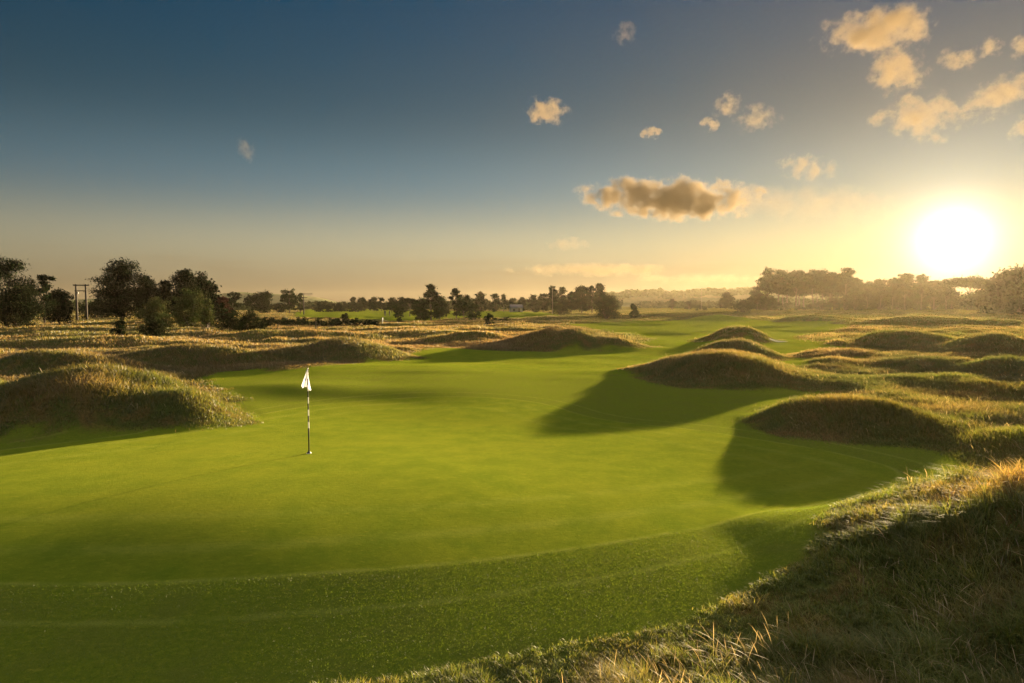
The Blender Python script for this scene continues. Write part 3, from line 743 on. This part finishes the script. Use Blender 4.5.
CLOUDS = [ # px py hw hh tilt density grain(px) label
 (880, 31, 62, 22, -7, 1.9, 15, 'largest golden cloud high above the sun'),
 (899, 70, 26, 25, 20, 1.2, 11, 'ragged golden cloud hanging just below the largest golden cloud'),
 (922, 116, 34, 25, 20, .9, 12, 'curled golden cloud halfway between the largest cloud and the sun'),
 (958, 59, 17, 12, 0, .5, 8, 'small puff beside the ragged golden cloud'),
 (990, 48, 11, 11, 0, .45, 7, 'tiny puff between the small puff and the frame edge'),
 (1003, 94, 46, 19, -28, .8, 12, 'slanting golden cloud running out of the frame edge'),
 (1021, 47, 9, 10, 0, .5, 7, 'tiny puff cut by the frame edge above the slanting cloud'),
 (1026, 128, 14, 14, 0, .5, 8, 'faint puff cut by the frame edge below the slanting cloud'),
 (880, 118, 13, 8, -15, .4, 7, 'faint wisp beside the curled golden cloud'),
 (727, 106, 16, 14, -40, .5, 8, 'upright wisp over the small flat cloud of the broken trio'),
 (709, 124, 13, 8, 0, .6, 7, 'small flat cloud at the end of the broken trio'),
 (758, 119, 27, 16, -8, .45, 9, 'wider ragged wisp of the broken trio'),
 (546, 112, 26, 16, 8, .9, 9, 'single white puff alone in the blue sky'),
 (650, 133, 13, 7, 0, .8, 7, 'very small puff alone between the white puff and the broken trio'),
 (806, 167, 34, 13, 4, .6, 10, 'small cream cloud above the pale streak beside the dark cloud'),
 (674, 198, 100, 24, 2, 5.0, 22, 'long brown-grey cloud with glowing edges, the darkest in the sky'),
 (795, 203, 105, 22, 4, .30, 18, 'pale thin streak of cloud trailing from the dark cloud towards the sun'),
 (568, 244, 26, 8, 0, .3, 8, 'thin pale streak low under the end of the dark cloud'),
 (592, 270, 92, 8, 0, .9, 20, 'flat dim bar of cloud low over the rising wood'),
 (705, 279, 90, 6, 0, .5, 22, 'flat pale bar of cloud low over the wooded ridge'),
 (625, 33, 14, 12, 0, .14, 8, 'barely visible wisp high in the middle of the sky'),
 (246, 150, 9, 13, -20, .14, 7, 'barely visible wisp in the deep blue sky above the power poles'),
]
CD = 4200.0
for px, py, hw, hh, tilt, dn_, gp, lb in CLOUDS:
    p = at_depth(px, py, CD); dist = np.linalg.norm(p); s_ = np.linalg.norm(ray(px, py))/F*CD/F   # metres per pixel at that place
    o = np_mesh('cloud', bv, bf, m_cloud, n=3)
    o.location = p; o.scale = (hw*s_, max(hh, hw*.45)*s_, hh*s_)
    o.rotation_euler = (0, R(-tilt)*-1, 0)
    o['density'] = dn_*1.9/(2*max(hh, hw*.45)*s_); o['grain'] = 1.0/(gp*s_); o['ragged'] = {880: 2.4, 899: 3.2, 674: 3.1}.get(px, 3.4); o['offset'] = float(px % 17)
    props(o, lb, 'cloud', GC)

# ------------------------------------------------------------------ the flagstick and its hole
def solid(name, col, rough=.5, spec=.5):
    m, t = new_mat(name); b = t.node('ShaderNodeBsdfPrincipled', {'Base Color': c4(*col), 'Roughness': rough})
    t.l.new(b.outputs[0], t.out.inputs['Surface']); return m
m_white = solid('white_paint', (.8, .8, .78)); m_black = solid('black_paint', (.02, .02, .022)); m_wood = solid('weathered_pole', (.032, .026, .02), .95)
m_metal = solid('grey_metal', (.08, .08, .085), .7); m_blue = solid('blue_print', (.05, .16, .42), .7); m_cer = solid('insulator', (.06, .04, .03), .8); m_pale = solid('pale_pole', (.12, .10, .08), .9)
m_stick, t = new_mat('banded_stick')
z_ = t.node('ShaderNodeSeparateXYZ', {0: t.node('ShaderNodeTexCoord').outputs['Object']}).outputs['Z']
band = t.m('LESS_THAN', t.m('FRACT', t.m('DIVIDE', t.m('SUBTRACT', z_, .60), .29)), .5)
band = t.m('MULTIPLY', band, t.m('GREATER_THAN', z_, .60))
b = t.node('ShaderNodeBsdfPrincipled', {'Base Color': t.mix(band, c4(.018, .018, .02), c4(.82, .82, .8)), 'Roughness': .35})
t.l.new(b.outputs[0], t.out.inputs['Surface'])
def lathe(name, prof, mat, n=16, parent=None, smooth=True, cap=True):
    V = []; Fc = []
    for r, z in prof:
        for j in range(n): V.append((r*math.cos(2*math.pi*j/n), r*math.sin(2*math.pi*j/n), z))
    for i in range(len(prof)-1):
        for j in range(n): Fc.append((i*n+j, i*n+(j+1) % n, (i+1)*n+(j+1) % n, (i+1)*n+j))
    me = bpy.data.meshes.new(name); me.from_pydata(V, [], Fc+([tuple(range(n))[::-1], tuple((len(prof)-1)*n+j for j in range(n))] if cap else []))
    me.materials.append(mat)
    for p in me.polygons: p.use_smooth = smooth and len(p.vertices) == 4
    return link(bpy.data.objects.new(name, me), parent)
fp = hit(309, 453.5); fD = float(fp[1]); FH = at_depth(308.5, 368.5, fD)[2]-fp[2]
e = empty('golf_flagstick', tuple(fp)); props(e, 'black and white banded golf flagstick with limp white flag standing in the green', 'golf flag')
lathe('pole', [(.016, -.05), (.016, .6), (.014, .62), (.013, FH-.02), (.016, FH-.015), (.016, FH+.01), (.006, FH+.02)], m_stick, parent=e)
lathe('ferrule', [(.016, .0), (.045, .002), (.050, .02), (.030, .04), (.020, .06)], m_black, parent=e)
m_flag, t = new_mat('flag_cloth')
d_ = t.node('ShaderNodeBsdfDiffuse', {'Color': c4(.86, .86, .86)}); tr = t.node('ShaderNodeBsdfTranslucent', {'Color': c4(.85, .86, .9)})
mx = t.node('ShaderNodeMixShader', {0: .55, 1: d_.outputs[0], 2: tr.outputs[0]}); t.l.new(mx.outputs[0], t.out.inputs['Surface'])
# limp cloth: tied along the stick, the fly end drooped into folds
NX, NY = 26, 22; V = []; Fq = []; WF, HF = .42, .36
def cloth(u, v, off=0.0):
    xl = -.012-.155*v**1.1; xr = .016+.085*v**1.6; x_ = xl+(xr-xl)*u
    y_ = (.012+.05*v)*math.sin(u*10.0+1.2*v)+off-.02
    return (x_, y_, FH-.01-v*(.40+.10*u+.03*math.sin(u*10)))
for i in range(NX+1):
    for j in range(NY+1): V.append(cloth(i/NX, j/NY))
for i in range(NX):
    for j in range(NY): a = i*(NY+1)+j; Fq.append((a, a+NY+1, a+NY+2, a+1))
fl = np_mesh('flag', V, Fq, m_flag, smooth=True, parent=e)
md = fl.modifiers.new('thick', 'SOLIDIFY'); md.thickness = .003
V = []; Fq = []
for i in range(7):
    for j in range(7):
        u, v = .34+.22*i/6, .42+.24*j/6; V.append(cloth(u, v, -.006))
for i in range(6):
    for j in range(6):
        if (i-2.5)**2+(j-2.5)**2 < 7.5: a = i*7+j; Fq.append((a, a+7, a+8, a+1))
np_mesh('emblem', V, Fq, m_blue, smooth=True, parent=fl)
h = lathe('hole_cup', [(.060, .004), (.054, .009), (.054, -.06), (.0535, -.12)], m_white, n=24, cap=False)
h.location = tuple(fp+np.array([0, 0, .004])); props(h, 'small cup rim in the turf round the foot of the banded flagstick', 'golf hole')

# ------------------------------------------------------------------ power poles and markers
def box(V, Fq, c, s, rz=0):
    k = len(V); cs, sn = math.cos(rz), math.sin(rz)
    for dz in (-.5, .5):
        for dx, dy in ((-.5, -.5), (.5, -.5), (.5, .5), (-.5, .5)):
            x_, y_ = dx*s[0], dy*s[1]; V.append((c[0]+x_*cs-y_*sn, c[1]+x_*sn+y_*cs, c[2]+dz*s[2]))
    Fq += [(k+3, k+2, k+1, k), (k+4, k+5, k+6, k+7), (k, k+1, k+5, k+4), (k+1, k+2, k+6, k+5), (k+2, k+3, k+7, k+6), (k+3, k, k+4, k+7)]
def boxes(name, items, mat, parent):
    V = []; Fq = []
    for c, s in items: box(V, Fq, c, s)
    o = np_mesh(name, V, Fq, mat, parent=parent)
    md = o.modifiers.new('edge', 'BEVEL'); md.width = .01; md.segments = 2
    return o
def insulators(parent, pts):
    for x_, y_, z_ in pts:
        o = lathe('insulator', [(.03, 0), (.03, .08), (.09, .10), (.05, .15), (.09, .18), (.05, .23), (.07, .26), (.02, .32)], m_cer, 10, parent); o.location = (x_, y_, z_)
D = 150; p = at_depth(80.7, 284, D); z0 = h1(p[0], D); H = p[2]-z0
e = empty('power_pole', (p[0], D, z0), R(4)); props(e, 'twin-post wooden power pole with two cross bars beside the tall trees', 'power pole')
for sx in (-1.02, 1.02):
    o = lathe('post', [(.26, -.3), (.22, H*.5), (.17, H)], m_wood, 12, e); o.location = (sx, 0, 0)
boxes('cross_arm', [((.25, -.24, H-.28), (3.5, .16, .24))], m_wood, e); boxes('cross_bar', [((0, -.24, H-1.5), (2.5, .12, .18))], m_wood, e)
insulators(e, [(-1.35, -.24, H-.16), (.1, -.24, H-.16), (.75, -.24, H-.16), (1.85, -.24, H-.16)])
boxes('switch_box', [((-.6, -.25, H-1.95), (.35, .25, .4))], m_metal, e)
D = 235; p = at_depth(303.5, 293, D); z0 = h1(p[0], D); H = p[2]-z0
e = empty('power_pole', (p[0], D, z0), R(-8)); props(e, 'thin single power pole with two short arms by the see-through tree', 'power pole')
lathe('post', [(.20, -.3), (.17, H*.5), (.12, H)], m_wood, 10, e)
boxes('cross_arm', [((.9, -.17, H-.35), (5.0, .14, .17))], m_wood, e); boxes('cross_arm', [((0, -.17, H-1.5), (3.0, .14, .17))], m_wood, e)
insulators(e, [(-1.2, -.17, H-.26), (1.0, -.17, H-.26), (3.0, -.17, H-.26)])
for px, top, D, lb in ((552.5, 288, 225, 'thin pale pole rising in front of the twin round-headed trees'), (701.5, 289, 330, 'thin distant pole standing before the hazy wooded ridge')):
    p = at_depth(px, top, D); z0 = h1(p[0], D); H = p[2]-z0
    e = empty('pole', (p[0], D, z0)); props(e, lb, 'pole')
    lathe('post', [(.10, -.2), (.08, H*.5), (.06, H)], m_pale, 10, e); boxes('bracket', [((.2, 0, H-.25), (.7, .1, .1))], m_pale, e)
p = on_plane(382.6, 325.2, 0.0); zz = h1(p[0], p[1])
e = empty('marker_post', (p[0], p[1], zz)); props(e, 'small white marker post in the gold grass beside the far fairway', 'marker post')
lathe('post', [(.07, -.2), (.07, .98), (.05, 1.02)], m_white, 10, e); lathe('cap', [(.075, .97), (.075, 1.03), (.03, 1.06)], m_black, 10, e)
for px, lb in ((278, 'dark wooden stake in gold grass under the pointed loose tree'), (316, 'dark wooden stake in gold grass further along towards the white marker post')):
    p = on_plane(px, 333.5, 0.0); zz = h1(p[0], p[1]); o = lathe('stake', [(.05, -.2), (.05, 1.25), (.03, 1.3)], m_wood, 8); o.location = (p[0], p[1], zz); props(o, lb, 'stake', None)

# small pale building among the far trees
D = 285; p = at_depth(516, 304, D); z0 = h1(p[0], D)
e = empty('cottage', (p[0], D, z0), R(12)); props(e, 'small pale building with a pitched roof among the far trees', 'building')
m_wall = solid('pale_render', (.26, .25, .23), .9); m_roof = solid('slate_roof', (.12, .11, .11), .8)
boxes('wall', [((0, 0, 1.1), (5.0, 3.6, 2.2))], m_wall, e)
np_mesh('roof', [(-2.7, -2.0, 2.2), (2.7, -2.0, 2.2), (2.7, 2.0, 2.2), (-2.7, 2.0, 2.2), (-2.7, 0, 3.5), (2.7, 0, 3.5)], [(0, 1, 5), (0, 5, 4), (2, 3, 4), (2, 4, 5), (3, 2, 1), (3, 1, 0), (0, 4, 3), (1, 2, 5)], m_roof, n=3, parent=e)
boxes('window', [((-1.2, -1.81, 1.2), (.9, .06, .9))], m_black, e); boxes('door', [((1.0, -1.81, .95), (.9, .06, 1.9))], m_wood, e)

# pale sand bunker past the mounds
D = 3.7*F/39; q0 = on_plane(779, 343.0, 0.0); V = [(0, 0, .02)]; Fq = []; n = 28
for k in range(n):
    th = 2*math.pi*k/n; rr = 1+.15*math.sin(3*th+1); V.append((.72*rr*math.cos(th), 1.3*rr*math.sin(th), .0))
V = [(x_+q0[0], y_+q0[1], h1(x_+q0[0], y_+q0[1])+.035+.10*(1-(x_/1.3)**2-(y_/1.8)**2)*0) for x_, y_, z_ in V]
for k in range(n): Fq.append((0, 1+k, 1+(k+1) % n))
m_sand, t = new_mat('bunker_sand'); tp_ = t.node('ShaderNodeNewGeometry').outputs['Position']
bs = t.node('ShaderNodeBsdfDiffuse', {'Color': t.mix(t.noise(tp_, 3, 4), c4(.55, .48, .36), c4(.72, .66, .54)), 'Roughness': 1.0}); t.l.new(bs.outputs[0], t.out.inputs['Surface'])
o = np_mesh('sand_bunker', V, Fq, m_sand, n=3, smooth=True); props(o, kind='structure')

# two walkers on the far fairway
m_skin = solid('skin', (.4, .25, .18), .6); m_cl1 = solid('dark_cloth', (.02, .022, .03), .9); m_cl2 = solid('dark_brown_cloth', (.035, .028, .022), .9); m_hair = solid('hair', (.03, .02, .015), .8)
def person(px, D, mat, label, sgn):
    p = at_depth(px, 317, D); z0 = h1(p[0], D)
    e = empty('person', (p[0], D, z0), R(20*sgn)); props(e, label, 'person', None)
    J = [(0, 0, .95, .15), (0, 0, 1.2, .16), (0, .01, 1.43, .17), (0, .01, 1.53, .06), (0, .02, 1.60, .075), (0, .02, 1.70, .085), (0, .02, 1.77, .06)]
    E = [(0, 1), (1, 2), (2, 3), (3, 4), (4, 5), (5, 6)]
    for s in (-1, 1):
        k = len(J); J += [(s*.10, 0, .90, .105), (s*.12, .08*s*sgn, .50, .07), (s*.12, .16*s*sgn-.03, .09, .05), (s*.13, .16*s*sgn-.16, .05, .045)]
        E += [(0, k), (k, k+1), (k+1, k+2), (k+2, k+3)]
        k = len(J); J += [(s*.19, 0, 1.42, .06), (s*.25, -.03, 1.14, .047), (s*.23, -.12*s-.08, .90, .035), (s*.23, -.12*s-.10, .80, .035)]
        E += [(2, k), (k, k+1), (k+1, k+2), (k+2, k+3)]
    me = bpy.data.meshes.new('body'); me.from_pydata([j[:3] for j in J], E, [])
    o = link(bpy.data.objects.new('body', me), e); o.modifiers.new('skin', 'SKIN')
    if not me.skin_vertices: bpy.context.view_layer.objects.active = o; bpy.ops.mesh.customdata_skin_add()
    for i, j in enumerate(J): me.skin_vertices[0].data[i].radius = (j[3], j[3])
    me.skin_vertices[0].data[0].use_root = True
    o.modifiers.new('sub', 'SUBSURF').render_levels = 2
    me.materials.append(mat)
    hd = lathe('hair', [(.096, 1.68), (.102, 1.73), (.09, 1.80), (.05, 1.845), (.01, 1.855)], m_hair, 14, e); hd.location = (0, .02, 0)
person(385.0, 192, m_cl1, 'person in dark clothes walking the far fairway, nearer the gorse row', 1)
person(389.6, 200, m_cl2, 'person in dark clothes walking the far fairway right against the loose green tree', -1)
